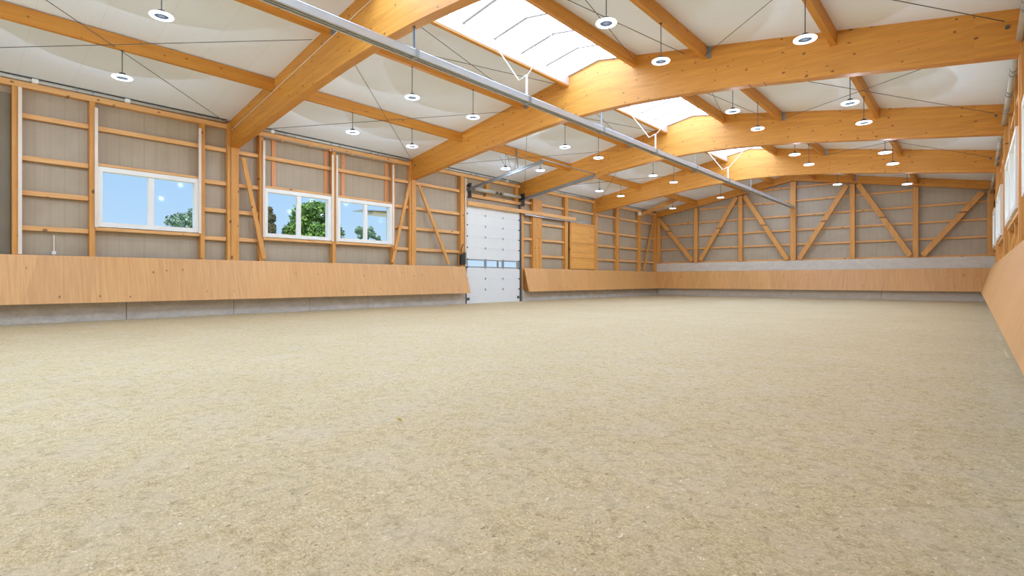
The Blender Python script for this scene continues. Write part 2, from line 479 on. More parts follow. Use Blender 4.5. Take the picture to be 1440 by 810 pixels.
# skylights, one per bay; the last bay's is added to brighten the end
bays = [(YB, F[0]), (F[0], F[1]), (F[1], F[2]), (F[2], F[3]), (F[3], 32.4 - BT / 2)]
wn = 1
for bi, (ya, yb) in enumerate(bays):
    a = ya + (BT if bi else 0); 
    e = empty('window_%d' % (20 + bi), (XM, (ya + yb) / 2, RZ), kind='structure')
    for sgn, x in ((-1, SKL), (1, SKR)):
        zb, zt = roof(x) + 0.03, RZ + 0.03
        m = MB().prism([(x, zb), (XM, zt), (XM, zt + 0.02), (x, zb + 0.02)], 1, ya + (BT / 2 if bi else 0), yb + BT / 2)
        m.build('skylight_pane', M['skylight'], e)
    for x, t in ((SKL, 0.012), (SKR, -0.012)):
        B((x + t * 0.1, a + 0.004, roof(x) - PH0), (x + t, yb - 0.004, roof(x) + 0.0)).build('lit_purlin_face', M['skylight_wash'], e)  # thin sheet added over each purlin face to look washed by the skylight
    mb = MB(); n = max(2, int(round((yb - a) / 1.03)))
    for k in range(n + 1):
        y = a + (yb - a) * k / n
        if k in (0, n): y += 0.03 if k == 0 else -0.03
        for x in (SKL, SKR):
            mb.bar((x, y, roof(x) + 0.005), (XM, y, RZ + 0.005), 0.085, 0.07)
    mb.build('glazing_bar', M['bars'], e)

# ------------------------------------------------------------------ portal frames
def frame_outline():
    top = [(XL - 0.19, roof(XL - 0.19)), (XM, RZ), (XR + 0.19, roof(XR + 0.19))]
    half = [(0.0, 5.12), (1.5, 5.315), (3.0, 5.51), (4.2, 5.665), (5.2, 5.785), (6.2, 5.885), (7.2, 5.96), (8.0, 6.0), (8.75, 6.015)]
    L = [(XL + d, z) for d, z in half]; Rr = [(XR - d, z) for d, z in half[:-1]]
    return top + [(XR + 0.19, 5.12)] + Rr + L[::-1][0:] + [(XL - 0.19, 5.12)]
FN = ['nearest big orange portal frame, its post between the first and second windows',
      'second big orange portal frame, its left post right of the third window',
      'third big orange portal frame, its left end above the white sectional door',
      'farthest big orange portal frame, its left post right of the planked sliding door']
for i, fy in enumerate(F):
    root = empty('portal_frame', (XM, fy + BT / 2, 0), FN[i], 'roof frame', 'big glulam portal frames')
    out = []
    poly = frame_outline()
    seen = []
    for p in poly:
        if not seen or (abs(p[0] - seen[-1][0]) + abs(p[1] - seen[-1][1])) > 1e-4: seen.append(p)
    MB().prism(seen, 1, fy, fy + BT).build('roof_beam', M['beam'], root)
    for s in (-1, 1):
        xi = XL if s < 0 else XR; xo = xi + s * 0.19
        if i == 2 and s < 0:
            # this post stands shortened beside the door opening
            B((xo, fy + 0.06, 0.625), (xi - 0.06, fy + BT, 5.118)).build('post', M['post'], root)
        else:
            B((xo, fy, 0.625), (xi, fy + BT, 5.118)).build('post', M['post'], root, bevel=0.004)
            B((xo, fy - 0.095, 0.625), (xi + s * 0.02, fy - 0.004, 5.86)).build('side_plank', M['post'], root, bevel=0.003)
    # tie bolt at the eaves
    for s in (-1, 1):
        x = (XL + 0.2) if s < 0 else (XR - 0.15)
        MB().tube([(x, fy - 0.02, 5.66), (x, fy + 0.0, 5.66)], 0.035, 10).build('bolt_plate', M['dark_steel'], root)
# pale conduit along the near beam
co = MB()
pts = []
for d in [0.1, 2, 4, 6, 8.6]:
    x = XL + d; pts.append((x, F[0] - 0.012, roof(x) - 0.338))
co.tube(pts, 0.011, 8)
props(co.build('cable_conduit', M['pale_strip']), 'thin pale conduit running up the face of the nearest big beam', 'conduit')

# ------------------------------------------------------------------ purlins
PX = [(-14.03, 'next to the left wall'), (-11.0, 'second from the left wall'), (-9.29, 'on the left skylight edge'),
      (-7.024, 'on the right skylight edge'), (-5.06, 'second from the right wall'), (-2.28, 'next to the right wall')]
BAY = ['before the nearest beam', 'between nearest and second beams', 'between second and third beams',
       'between third and farthest beams', 'between farthest beam and end wall']
bayY = [(YB, F[0]), (F[0] + BT, F[1]), (F[1] + BT, F[2]), (F[2] + BT, F[3]), (F[3] + BT, YE)]
PH = 0.31
for bi, (ya, yb) in enumerate(bayY):
    for pi, (x, nm) in enumerate(PX):
        zt = min(roof(x - 0.06), roof(x + 0.06)) - 0.002
        g = 'roof purlins'
        lab = 'orange timber purlin %s, %s' % (nm, BAY[bi])
        root = empty('purlin', (x, (ya + yb) / 2, zt - PH), lab, 'roof purlin', g)
        xa, xb = x - 0.06, x + 0.06
        xa2, xb2 = xa, xb
        B((xa2, ya + 0.002, zt - PH), (xb2, yb - 0.002, zt)).build('purlin_timber', M['purlin'], root, bevel=0.004)
        if pi in (1, 4):
            m = MB()
            xs = xb + 0.004
            m.box((xs, yb - 0.09, zt - PH - 0.01), (xs + 0.012, yb - 0.003, zt - 0.02))
            m.box((xs, yb - 0.012, zt - PH - 0.01), (xs + 0.09, yb - 0.003, zt - 0.02))
            m.build('joist_hanger', M['galv'], root)

# ------------------------------------------------------------------ bracing rods
def rod(p, q, lab):
    MBo = MB().tube([p, q], 0.0085, 6)
    o = MBo.build('bracing_rod', M['rod']); props(o, lab, 'tension rod', 'crossed roof bracing rods')
def rz(x): return roof(x) - 0.335
for bi, (ya, yb) in enumerate(bayY[:4]):
    a = max(ya, -0.9) + 0.35; b = yb - 0.3
    for side in (-1, 1):
        xe = XL + 0.45 if side < 0 else XR - 0.2
        xi = -11.35 if side < 0 else both(-11.35)
        wall = 'left' if side < 0 else 'right'
        if bi == 0 and side > 0: continue
        rod((xe, a, rz(xe)), (xi, b, rz(xi)), 'bracing rod leaving the %s eaves inwards with distance, %s' % (wall, BAY[bi]))
        rod((xi, a, rz(xi) + 0.02), (xe, b, rz(xe) + 0.02), 'bracing rod reaching the %s eaves with distance, %s' % (wall, BAY[bi]))
        if bi in (1, 2):
            xk, xj = (-10.85, -9.45) if side < 0 else (both(-10.85), both(-9.45))
            rod((xk, a, rz(xk) + .08), (xj, b, rz(xj) + .08), 'faint rod nearing the skylight on its %s side, %s' % (wall, BAY[bi]))
            rod((xj, a, rz(xj) + .10), (xk, b, rz(xk) + .10), 'faint rod leaving the skylight on its %s side, %s' % (wall, BAY[bi]))

# ------------------------------------------------------------------ pendant lamps
ROWS = {'A': (-14.03, 5.52, 'leftmost row'), 'B': (-11.0, 5.84, 'second row from left'),
        'C': (-5.06, 5.78, 'second row from right'), 'D': (-2.28, 5.39, 'rightmost row')}
LY = {'A': [-5.0, -2.0, 2.92, 8.60, 10.82, 15.46, 17.69, 22.43, 24.53, 30.88], 'B': [-5.0, -2.0, 2.87, 8.49, 10.70, 15.29, 17.51, 22.14, 24.32, 30.6],
      'C': [-5.0, -2.0, 1.6, 3.9, 8.32, 10.55, 15.01, 17.25, 21.72, 23.97, 29.87], 'D': [-5.0, -2.0, 1.6, 3.9, 8.25, 10.51, 15.02, 17.15, 21.65, 23.92, 29.39]}  # lamps behind the camera and above the view are unseen, added for light
def lamp_bay(y):
    for i, (a, b) in enumerate(bayY):
        if a <= y <= b: return i
lamp_proto = None
def make_lamp(loc, rodlen):
    """lamp with its ring underside at loc"""
    root = empty('pendant_lamp', loc)
    c = Vector(loc)
    MB().lathe(c, [(0.115, 0.0), (0.185, 0.0), (0.193, 0.012), (0.185, 0.026), (0.115, 0.026), (0.115, 0.0)], 36).build('light_ring', M['ring'], root, smooth=True)
    MB().lathe(c, [(0.0005, 0.008), (0.113, 0.008), (0.113, 0.016), (0.0005, 0.016)], 28).build('centre_disc', M['disc'], root)
    MB().lathe(c, [(0.165, 0.028), (0.168, 0.036), (0.085, 0.065), (0.055, 0.11), (0.02, 0.125), (0.0005, 0.13)], 28).build('driver_housing', M['dark_steel'], root, smooth=True)
    MB().tube([c + Vector((0, 0, 0.12)), c + Vector((0, 0, rodlen - 0.002))], 0.0095, 8).build('suspension_cable', M['dark_steel'], root)
    MB().box(c + Vector((-0.02, -0.03, rodlen - 0.014)), c + Vector((0.02, 0.03, rodlen - 0.001))).build('hook_plate', M['dark_steel'], root)
    li = bpy.data.lights.new('lamp_light', 'SPOT'); li.energy = LAMP_WATTS; li.color = (0.62, 0.76, 1.0); li.shadow_soft_size = 0.0; li.spot_size = R(174); li.spot_blend = 0.25
    li.energy = LAMP_WATTS * 0.30
    lo = bpy.data.objects.new('lamp_light', li); C.objects.link(lo); lo.parent = root; lo.location = (0, 0, -0.004)
    l2 = bpy.data.lights.new('lamp_glow', 'POINT'); l2.energy = LAMP_WATTS * 0.58; l2.color = (0.66, 0.80, 1.0); l2.shadow_soft_size = 0.0
    lo = bpy.data.objects.new('lamp_glow', l2); C.objects.link(lo); lo.parent = root; lo.location = (0, 0, -0.075)
    return root
for r, (x, z, nm) in ROWS.items():
    ys = LY[r]; cnt = {}
    tot = {}
    for y in ys: tot[lamp_bay(y)] = tot.get(lamp_bay(y), 0) + 1
    for y in ys:
        zz = z
        if r == 'A' and abs(y - 17.69) < 0.01: zz = 5.80
        bi = lamp_bay(y); k = cnt.get(bi, 0); cnt[bi] = k + 1
        pb = min(roof(x - 0.06), roof(x + 0.06)) - 0.002 - PH
        o = make_lamp((x, y, zz), pb - zz)
        which = '' if tot[bi] == 1 or bi == 0 and k < tot[bi] - 1 else ('nearer ' if k == 0 else 'farther ')
        props(o, '%sround ring lamp of the %s, %s' % (which, nm, BAY[bi]), 'pendant lamp', 'ring pendant lamps')

# ------------------------------------------------------------------ hanging aluminium rail down the middle
RZT = 5.52
rail = empty('ceiling_track', (XM, 16, RZT - 0.14), 'long grey double track hung below the ridge down the middle of the hall', 'track')
y0r, y1r = 0.6, YE - 0.12
m = MB()
m.box((XM - 0.105, y0r, RZT - 0.02), (XM + 0.105, y1r, RZT))
for x in (-0.105, -0.012, 0.085): m.box((XM + x, y0r, RZT - 0.13), (XM + x + 0.02, y1r, RZT - 0.021))
for x in (-0.105, 0.060): m.box((XM + x + 0.021 * (x < 0), y0r, RZT - 0.13), (XM + x + 0.021 * (x < 0) + 0.022, y1r, RZT - 0.112))
m.build('track_profile', M['alu'], rail)
MB().tube([(XM + 0.03, y0r, RZT + 0.035), (XM + 0.03, y1r, RZT + 0.035)], 0.018, 8).build('water_hose', M['galv'], rail)
for y in (F[0] + BT / 2, 9.75, F[1] + BT / 2, 16.5, F[2] + BT / 2, 23.5, F[3] + BT / 2):
    m = MB(); m.box((XM - 0.12, y - 0.04, RZT - 0.142), (XM + 0.12, y + 0.04, RZT - 0.131))
    m.box((XM - 0.12, y - 0.04, RZT - 0.130), (XM - 0.107, y + 0.04, RZT + 0.02))
    m.box((XM + 0.107, y - 0.04, RZT - 0.130), (XM + 0.12, y + 0.04, RZT + 0.02))
    m.build('joint_clamp', M['galv'], rail)
for i, y in enumerate((F[0] + BT / 2, F[1] + BT / 2, F[2] + BT / 2, F[3] + BT / 2)):
    m = MB().tube([(XM, y, RZT), (XM, y, 6.013)], 0.024, 8)
    o = m.build('track_hanger', M['dark_steel'] if i == 0 else M['galv'])
    props(o, '%s vertical hanger rod between a big beam and the grey ceiling track' % ['nearest dark', 'second', 'third', 'farthest short'][i], 'hanger', 'track hanger rods')
for i, y in enumerate((9.75, 16.6, 23.6)):
    m = MB(); m.tube([(XM, y, RZT), (XM, y, 6.07)], 0.028, 8)
    root = empty('ridge_hanger', (XM, y, RZT), 'white zigzag hanger holding the grey track under the skylight, %s' % ['nearest of the three', 'middle of the three', 'farthest of the three'][i], 'hanger', 'white skylight hangers')
    m.build('stem', M['white_metal'], root)
    MB().tube([(SKL + 0.01, y, 7.12), (XM - 0.23, y - 0.02, 5.99), (XM - 0.02, y, 6.07)], 0.014, 8).build('arm', M['white_metal'], root)
    MB().tube([(SKR - 0.01, y, 7.12), (XM + 0.10, y, 6.12), (XM + 0.02, y, 6.07)], 0.012, 8).build('arm', M['white_metal'], root)

# ------------------------------------------------------------------ kickboards (sloping plywood), plinths
KT, KB = 1.685, 0.515
def kick(label, mitre, run, nrm, sheet=2.5):
    """run: (p0,p1) along the wall at the TOP line; nrm: inward unit vector; bottom leans inward by 0.335"""
    (p0, p1), n = run, Vector(nrm)
    p0, p1 = Vector(p0), Vector(p1); L = (p1 - p0).length; d = (p1 - p0) / L
    root = empty('kickboard', (p0 + p1) / 2 + Vector((0, 0, KB)), label, 'kickboard')
    lean, th = 0.335, 0.04
    back = Vector((0, 0, 0)) - n * th
    k = max(1, int(round(L / sheet)))
    for i in range(k):
        a = p0 + d * (L * i / k + (0.0015 if i else 0)); b = p0 + d * (L * (i + 1) / k - (0.0015 if i < k - 1 else 0))
        bm = bmesh.new()
        def q(p, sh): return [bm.verts.new(p + Vector((0, 0, KT))), bm.verts.new(p + sh + n * lean + Vector((0, 0, KB))),
                              bm.verts.new(p + sh + n * lean + back + Vector((0, 0, KB))), bm.verts.new(p + back + Vector((0, 0, KT)))]
        A = q(a, d * lean if mitre[0] and i == 0 else Vector()); Bv = q(b, -d * lean if mitre[1] and i == k - 1 else Vector())
        bm.faces.new(A); bm.faces.new(Bv[::-1])
        for u in range(4):
            v = (u + 1) % 4; bm.faces.new([A[v], A[u], Bv[u], Bv[v]])
        m = MB(); m.bm = bm; m.build('plywood_sheet', M['ply'] if abs(n.x) > 0.5 else M['ply_x'], root)
    return root
XKL, XKR = -16.865, 0.552
YK = 34.52
kick('tilted plywood kickboard along the left wall under the windows, left of the white door', (0, 0), ((XKL, YB + 0.1, 0), (XKL, 15.93, 0)), (1, 0, 0))
k2 = kick('tilted plywood kickboard along the left wall right of the white door', (0, 1), ((XKL, 19.98, 0), (XKL, YK - 0.003, 0)), (1, 0, 0))
MB().prism([(XL + 0.004, KT - 0.06), (XL + 0.004, KB + 0.01), (XKL + 0.335 - 0.045, KB + 0.01)], 1, 19.985, 20.03).build('end_wedge', M['ply_edge'], k2)
kick('tilted plywood kickboard across the far end wall', (1, 1), ((XKL + 0.003, YK, 0), (XKR - 0.003, YK, 0)), (0, -1, 0))
kick('tilted plywood kickboard along the right wall at the right edge', (0, 1), ((XKR, YB + 0.1, 0), (XKR, YK - 0.003, 0)), (-1, 0, 0))

def plinth(name, segs, mat, axis='y'):
    m = MB()
    for lo, hi in segs: m.box(lo, hi)
    props(m.build(name, mat, origin=(0, 0, 0)), kind='structure')
ys = [YB, -4.6, -1.9, 0.9, 3.61, 6.30, 8.74, 11.02, 13.5, 15.98]
plinth('baseboard_left', [((CLX_L, a + 0.008, -0.1), (XL - 0.0, b - 0.008, 0.62)) for a, b in zip(ys, ys[1:])] +
       [((CLX_L, a + 0.008, -0.1), (XL - 0.0, b - 0.008, 0.62)) for a, b in zip([19.9, 24.54, 29.5], [24.54, 29.5, YE + 0.1])], M['concrete'])
xs = [CLX_L, -12.5, -8.2, -3.8, CLX_R]
plinth('baseboard_end', [((a + 0.008, YE - 0.02, -0.1), (b - 0.008, YE + 0.30, 0.62)) for a, b in zip(xs, xs[1:])] +
       [((CLX_L, YE + 0.0, 0.621), (CLX_R, YE + 0.30, 2.26))], M['concrete_end'])
plinth('baseboard_right', [((XR + 0.0, YB, -0.1), (CLX_R, YE - 0.03, 0.62))], M['concrete'])

# ------------------------------------------------------------------ left wall timber
LV = [(2.39, 'lowest'), (3.23, 'second lowest'), (4.06, 'second highest'), (5.07, 'highest')]
POSTS = [(1.40, 1.52, 'at the far left edge of the view'), (2.835, 2.95, 'left of the first window'), (5.385, 5.50, 'right of the first window'),
         (7.07, 7.195, 'left of the second window'), (9.575, 9.70, 'between the second and third windows'), (12.11, 12.22, 'right of the third window'),
         (15.70, 15.93, 'left of the white door'), (23.53, 23.80, 'left of the planked sliding door'), (29.03, 29.38, 'between the planked door and the far corner'),
         (31.92, 32.60, 'last wide one before the far left corner'), (34.30, 34.58, 'in the far left corner')]
for ya, yb, lab in POSTS:
    yb = min(yb, ya + 0.34)
    o = B((XL - 0.2, ya, 0.63), (XL, yb, 5.655)).build('wall_stud', M['post'], bevel=0.003)
    props(o, 'upright orange timber stud on the left wall, ' + lab, 'wall stud', 'left wall studs')
o = B((XL - 0.2, 20.72, 0.63), (XL, 21.45, 5.25)).build('wall_stud', M['post'], bevel=0.003)
props(o, 'short broad orange stud on the left wall just right of the white door', 'wall stud', 'left wall studs')
SEG = [(YB, 1.395, 'at the left edge', [2.39]), (1.525, 2.83, 'left of the first window', LV), (2.955, 5.38, 'the first window', 'W'), (5.505, 6.12, 'between first window and nearest frame post', LV),
       (6.46, 7.065, 'between nearest frame post and second window', LV), (7.20, 9.57, 'the second window', 'W'), (9.705, 12.105, 'the third window', 'W'),
       (12.225, 12.925, 'between third window and second frame post', LV), (13.265, 15.695, 'between second frame post and white door', LV),
       (19.95, 20.71, 'beside the white door on its right', LV), (21.46, 23.52, 'right of the short broad stud', LV),
       (23.81, 26.5, 'above the planked sliding door', [5.07]), (26.90, 29.02, 'right of the farthest frame post', LV), (29.38, 31.91, 'in the last bay left part', LV), (32.28, 34.29, 'beside the far left corner', LV)]
XRB, XRF = XL - 0.18, XL - 0.075
def lrail(ya, yb, z, lab, h=0.115, xf=XRF):
    o = B((XRB, ya + 0.002, z - h), (xf, yb - 0.002, z)).build('wall_rail', M['rail'], bevel=0.003)
    props(o, lab, 'wall rail', 'left wall rails')
for ya, yb, nm, lv in SEG:
    if lv == 'W':
        lrail(ya, yb, 5.07, 'highest horizontal timber rail above ' + nm + ' of the left wall')
        lrail(ya, yb, 4.10, 'reddish timber rail directly on top of ' + nm + ' of the left wall', 0.065, XL - 0.02)
        lrail(ya, yb, 2.445, 'timber sill rail directly under ' + nm + ' of the left wall', 0.085, XL + 0.0)
    else:
        for it in lv:
            z, wd = it if isinstance(it, tuple) else (it, 'single' if it < 3 else 'high')
            if nm == 'at the left edge': continue
            lrail(ya, yb, z, '%s horizontal timber rail on the left wall, %s' % (wd, nm))
# door bay: header rail and short studs
lrail(15.935, 19.95, 4.98, 'horizontal timber rail on the left wall above the white door', 0.15)
for y, lab in ((17.35, 'short orange stud above the white door, near the middle'), (19.40, 'short orange stud above the white door, near its right end')):
    o = B((XL - 0.18, y, 4.985), (XL - 0.04, y + 0.22, 5.655)).build('short_stud', M['post'], bevel=0.003); props(o, lab, 'wall stud', 'short studs above the door')
# thin reddish boards behind the upper rail
for y, lab in ((7.53, 'above the second window near its left end'), (9.36, 'above the second window near its right end'), (10.02, 'above the third window near its left end'), (11.88, 'above the third window near its right end')):
    o = B((CLX_L + 0.002, y, 4.103), (XRB - 0.003, y + 0.14, 5.655)).build('thin_board', M['pink']); props(o, 'thin reddish upright board ' + lab, 'board', 'reddish boards above the windows')

SB = [(YB, F[0] - 0.10), (F[0] + BT, F[1] - 0.10), (F[1] + BT, F[2] - 0.10), (F[2] + BT, F[3] - 0.10), (F[3] + BT, YE)]
for side, nm in ((-1, 'left'), (1, 'right')):
    for bi, (ya, yb) in enumerate(SB):
        def X(d):  # d inward from the post face
            return (XL + d) if side < 0 else (XR - d)
        o = B((X(-0.19), ya + 0.003, 5.66), (X(-0.01), yb - 0.003, 5.80)).build('wall_plate', M['rail'], bevel=0.003)
        props(o, 'orange timber wall plate along the %s eaves, %s' % (nm, BAY[bi]), 'wall plate', 'wall plates')
        o = B((X(-0.20), ya + 0.003, 5.915), (X(-0.03), yb - 0.003, 5.945)).build('trim_%d' % (bi + 1 + (10 if side > 0 else 0)), M['trim']); props(o, kind='structure')
        pz, xx = (5.868, X(-0.06)) if side < 0 else (5.36, X(0.0))
        root = empty('drive_pipe', (xx, (ya + yb) / 2, pz - 0.055), 'grey pipe along the %s eaves, %s' % (nm, BAY[bi]), 'pipe', 'grey eaves pipes')
        MB().tube([(xx, ya + 0.02, pz), (xx, yb - 0.02, pz)], 0.050, 14).build('pipe', M['pipe'], root, smooth=True)
        m = MB(); k = 3
        for q in range(1, k + 1):
            y = ya + (yb - ya) * q / (k + 1)
            for dy in (-0.16, 0.16):
                m.tube([(xx, y + dy - 0.03, pz), (xx, y + dy + 0.03, pz)], 0.062, 14)
        m.build('pipe_collar', M['galv'], root)
for y, lab in ((1.80, 'nearest the camera'), (3.63, 'second from the camera'), (7.46, 'just beyond the nearest big beam'), (18.7, 'above the white door')):
    o = B((XL - 0.02, y - 0.06, 5.80), (XL + 0.07, y + 0.06, 5.90)).build('junction_box', M['white_metal'], bevel=0.008)
    props(o, 'small white junction box on the left eaves pipe, ' + lab, 'junction box', 'white junction boxes')
o = B((XL - 0.0, 31.75, 5.42), (XL + 0.16, 32.05, 5.66)).build('wall_speaker', M['white_metal'], bevel=0.02); props(o, 'small white box at the top of the wall near the far left corner', 'wall box')

# rod under the plate above windows 2 and 3
root = empty('window_shaft', (XL + 0.05, 9.6, 5.6), 'thin pale shaft running under the eaves above the second and third windows', 'shaft')
MB().tube([(XL + 0.05, 7.1, 5.62), (XL + 0.05, 12.2, 5.62)], 0.017, 8).build('shaft', M['galv'], root)
m = MB()
for y in (7.75, 8.7, 9.45, 10.3, 11.2): m.box((XL + 0.005, y - 0.03, 5.58), (XL + 0.08, y + 0.03, 5.66))
m.build('bearing_block', M['pink'], root)

# ------------------------------------------------------------------ windows
def window(idx, y0, y1, side, mull=1):
    s = 1 if side < 0 else -1; xw = XL if side < 0 else XR
    def X(d): return xw + s * d
    root = empty('window_%d' % idx, (X(-0.05), (y0 + y1) / 2, WZ0), kind='structure')
    fw = 0.12; m = MB()
    m.box((X(-0.20), y0, WZ0), (X(0.012), y0 + fw, WZ1)); m.box((X(-0.20), y1 - fw, WZ0), (X(0.012), y1, WZ1))
    m.box((X(-0.20), y0 + fw, WZ0), (X(0.012), y1 - fw, WZ0 + fw)); m.box((X(-0.20), y0 + fw, WZ1 - fw), (X(0.012), y1 - fw, WZ1))
    m.build('window_frame', M['white_metal'], root)
    m = MB()
    for k in range(1, mull + 1):
        ym = y0 + (y1 - y0) * k / (mull + 1)
        m.box((X(-0.10), ym - 0.07, WZ0 + fw), (X(-0.02), ym + 0.07, WZ1 - fw))
    m.build('mullion', M['white_metal'], root)
    B((X(-0.055), y0 + fw, WZ0 + fw), (X(-0.065), y1 - fw, WZ1 - fw)).build('pane', M['glass'], root)
for i, (a, b) in enumerate(WIN_L): window(i + 1, a, b, -1)
for i, (a, b) in enumerate(WIN_R): window(i + 4, a, b, 1, 1)
for y, top, lab in ((1.535, 5.64, 'beside the stud at the far left edge'), (2.965, 5.50, 'at the left side of the first window'), (5.36, 5.50, 'at the right side of the first window'), (7.19, 5.50, 'at the left side of the second window'),
                    (9.56, 5.48, 'at the right side of the second window'), (9.72, 5.49, 'at the left side of the third window'), (12.11, 5.54, 'at the right side of the third window'), (15.96, 5.60, 'beside the stud left of the white door')):
    z0 = 1.9 if 'first window' in lab or 'second' in lab or 'third' in lab else 1.70
    if 'window' in lab: z0 = WZ0 - 0.02
    o = B((XL + 0.014, y - 0.034, z0), (XL + 0.055, y + 0.034, top)).build('guide_strip', M['pale_strip']); props(o, 'pale upright guide strip ' + lab, 'guide strip', 'pale guide strips')

# diagonal braces on the left wall (y,z)
def ldiag(y0, z0, y1, z1, lab, w_=0.13):
    o = MB().bar((XL + 0.008 + 0.03, y0, z0), (XL + 0.008 + 0.03, y1, z1), w_, 0.055, up=(1, 0, 0)).build('diagonal_brace', M['post'], bevel=0.003)
    props(o, lab, 'diagonal brace', 'left wall diagonal braces')
ldiag(6.56, 4.85, 7.19, 1.76, 'slanting timber brace right of the nearest frame post, left of the second window')
ldiag(12.90, 4.95, 12.07, 1.76, 'slanting timber brace leaning between the third window and second frame post')
ldiag(13.35, 4.95, 14.97, 1.76, 'slanting timber brace right of the second frame post, before the white door')
ldiag(33.9, 5.0, 32.6, 1.75, 'slanting timber brace beside the far left corner', 0.16)

# electrical bits on the left wall
root = empty('wall_conduit', (XL - 0.19, 2.17, 1.7), 'thin pale upright conduit below the lowest rail, left of the first window', 'conduit')
MB().tube([(CLX_L + 0.02, 2.17, 1.2), (CLX_L + 0.02, 2.17, 2.20)], 0.016, 8).build('tube', M['pale_strip'], root)
B((CLX_L + 0.003, 2.13, 1.72), (CLX_L + 0.045, 2.21, 1.80)).build('fitting', M['white_metal'], root)
# shade on the wall at the far left, painted as a darker sheet
o = B((CLX_L + 0.003, -1.0, 0.63), (CLX_L + 0.05, 1.39, 5.50)).build('shaded_wall_sheet', plain('wall_shade_olive', (128, 118, 96)), bevel=0.004)
props(o, 'shaded wall left of the first stud, shade painted in olive grey', 'painted shade')

# ------------------------------------------------------------------ sectional door
dr = empty('door_1', (XL - 0.05, (DOOR[0] + DOOR[1]) / 2, 0), kind='structure')
xd0, xd1 = XL - 0.13, XL - 0.085
zs = [0.03, 0.65, 1.15, 1.655, 2.03, 2.55, 3.06, 3.56, 4.06, 4.56]
ya, yb = 16.10, 19.76
for i, (a, b) in enumerate(zip(zs, zs[1:])):
    if i == 3: continue
    B((xd0, ya, a + 0.001), (xd1, yb, b - 0.001)).build('door_panel', M['door'], dr, bevel=0.002)
a, b = zs[3], zs[4]
m = MB()
m.box((xd0, ya, a + 0.003), (xd1 + 0.01, yb, a + 0.05)); m.box((xd0, ya, b - 0.05), (xd1 + 0.01, yb, b - 0.003))
for y in (ya, 17.27, 18.13, 18.47, yb - 0.09): m.box((xd0, y, a + 0.051), (xd1 + 0.01, y + (0.13 if y in (17.27, 18.47) else 0.09), b - 0.051))
m.build('glazed_section_frame', M['grey_alu'], dr)
for y0, y1 in ((ya + 0.09, 17.27), (17.40, 18.13), (18.22, 18.47), (18.60, yb - 0.09)):
    B((xd0 + 0.02, y0, a + 0.05), (xd0 + 0.03, y1, b - 0.05)).build('door_pane', M['glass'], dr)
m = MB()
for z in zs[1:-1]:
    for y in (17.33, 18.53): m.box((xd1, y - 0.035, z - 0.05), (xd1 + 0.012, y + 0.035, z + 0.05))
m.build('centre_hinge', M['galv'], dr)
m = MB()
for z in zs[1:-1]:
    for y in (ya + 0.06, yb - 0.06): m.box((xd1, y - 0.04, z - 0.03), (xd1 + 0.02, y + 0.04, z + 0.03))
for y in (ya + 0.12, yb - 0.12): m.box((xd1, y - 0.07, 0.18), (xd1 + 0.03, y + 0.07, 0.30))
m.build('side_bracket', M['dark_steel'], dr)
B((xd0, ya, -0.02), (xd1 + 0.005, yb, 0.033)).build('bottom_seal', M['trim'], dr)
m = MB()
m.box((XL - 0.14, ya - 0.09, 0.0), (XL - 0.03, ya - 0.012, 4.9)); m.box((XL - 0.14, yb + 0.012, 0.0), (XL - 0.03, yb + 0.08, 4.9))
m.build('vertical_track', M['dark_steel'], dr)
# reveal behind door sides is the wall itself
# overhead running gear
og = empty('door_gear', (XL, 17.9, 4.9), 'grey spring shaft and sloping ceiling tracks above the white sectional door', 'door mechanism')
MB().tube([(XL + 0.10, 16.0, 5.18), (XL + 0.10, 19.80, 5.18)], 0.018, 8).build('torsion_shaft', M['galv'], og)
MB().tube([(XL + 0.10, 16.45, 5.18), (XL + 0.10, 17.75, 5.18)], 0.085, 14).build('torsion_spring', M['pipe'], og, smooth=True)
MB().tube([(XL + 0.10, 18.35, 5.18), (XL + 0.10, 19.6, 5.18)], 0.07, 14).build('torsion_spring', M['pipe'], og, smooth=True)
for y in (16.07, 19.72):
    MB().tube([(XL + 0.10, y - 0.05, 5.18), (XL + 0.10, y + 0.05, 5.18)], 0.15, 16).build('cable_drum', M['black'], og)
    MB().box((XL + 0.001, y + 0.06, 4.75), (XL + 0.22, y + 0.075, 5.40)).build('end_plate', M['dark_steel'], og)
m = MB()
for y in (17.95, 18.2): m.box((XL - 0.0, y - 0.02, 5.13), (XL + 0.13, y + 0.02, 5.23))
m.build('shaft_bearing', M['dark_steel'], og)
def zt(x): return 5.08 + (x - XL) * 0.145
for y, x1 in ((16.02, -12.6), (19.765, -12.63)):
    m = MB()
    for dz in (-0.05, 0.05): m.bar((XL + 0.03, y, zt(XL) + dz), (x1, y, zt(x1) + dz), 0.05, 0.025)
    m.bar((XL + 0.03, y + 0.02, zt(XL)), (x1, y + 0.02, zt(x1)), 0.008, 0.12)
    m.build('ceiling_track', M['track'], og)
MB().bar((-12.62, 16.0, zt(-12.62) + 0.09), (-12.62, 19.78, zt(-12.62) + 0.09), 0.04, 0.04).build('track_crossbar', M['galv'], og)
for (xa, za, xb) in ((-13.92, 6.40, -13.88), (-14.9, 6.30, -14.35), (-14.5, 6.38, -14.2), (-13.93, 6.43, -14.02)):
    MB().bar((xa, 16.02, min(za, roof(xa) - 0.02)), (xb, 16.02, zt(xb) + 0.04), 0.035, 0.006 if xa != -13.92 else 0.04).build('track_strut', M['galv'], og)
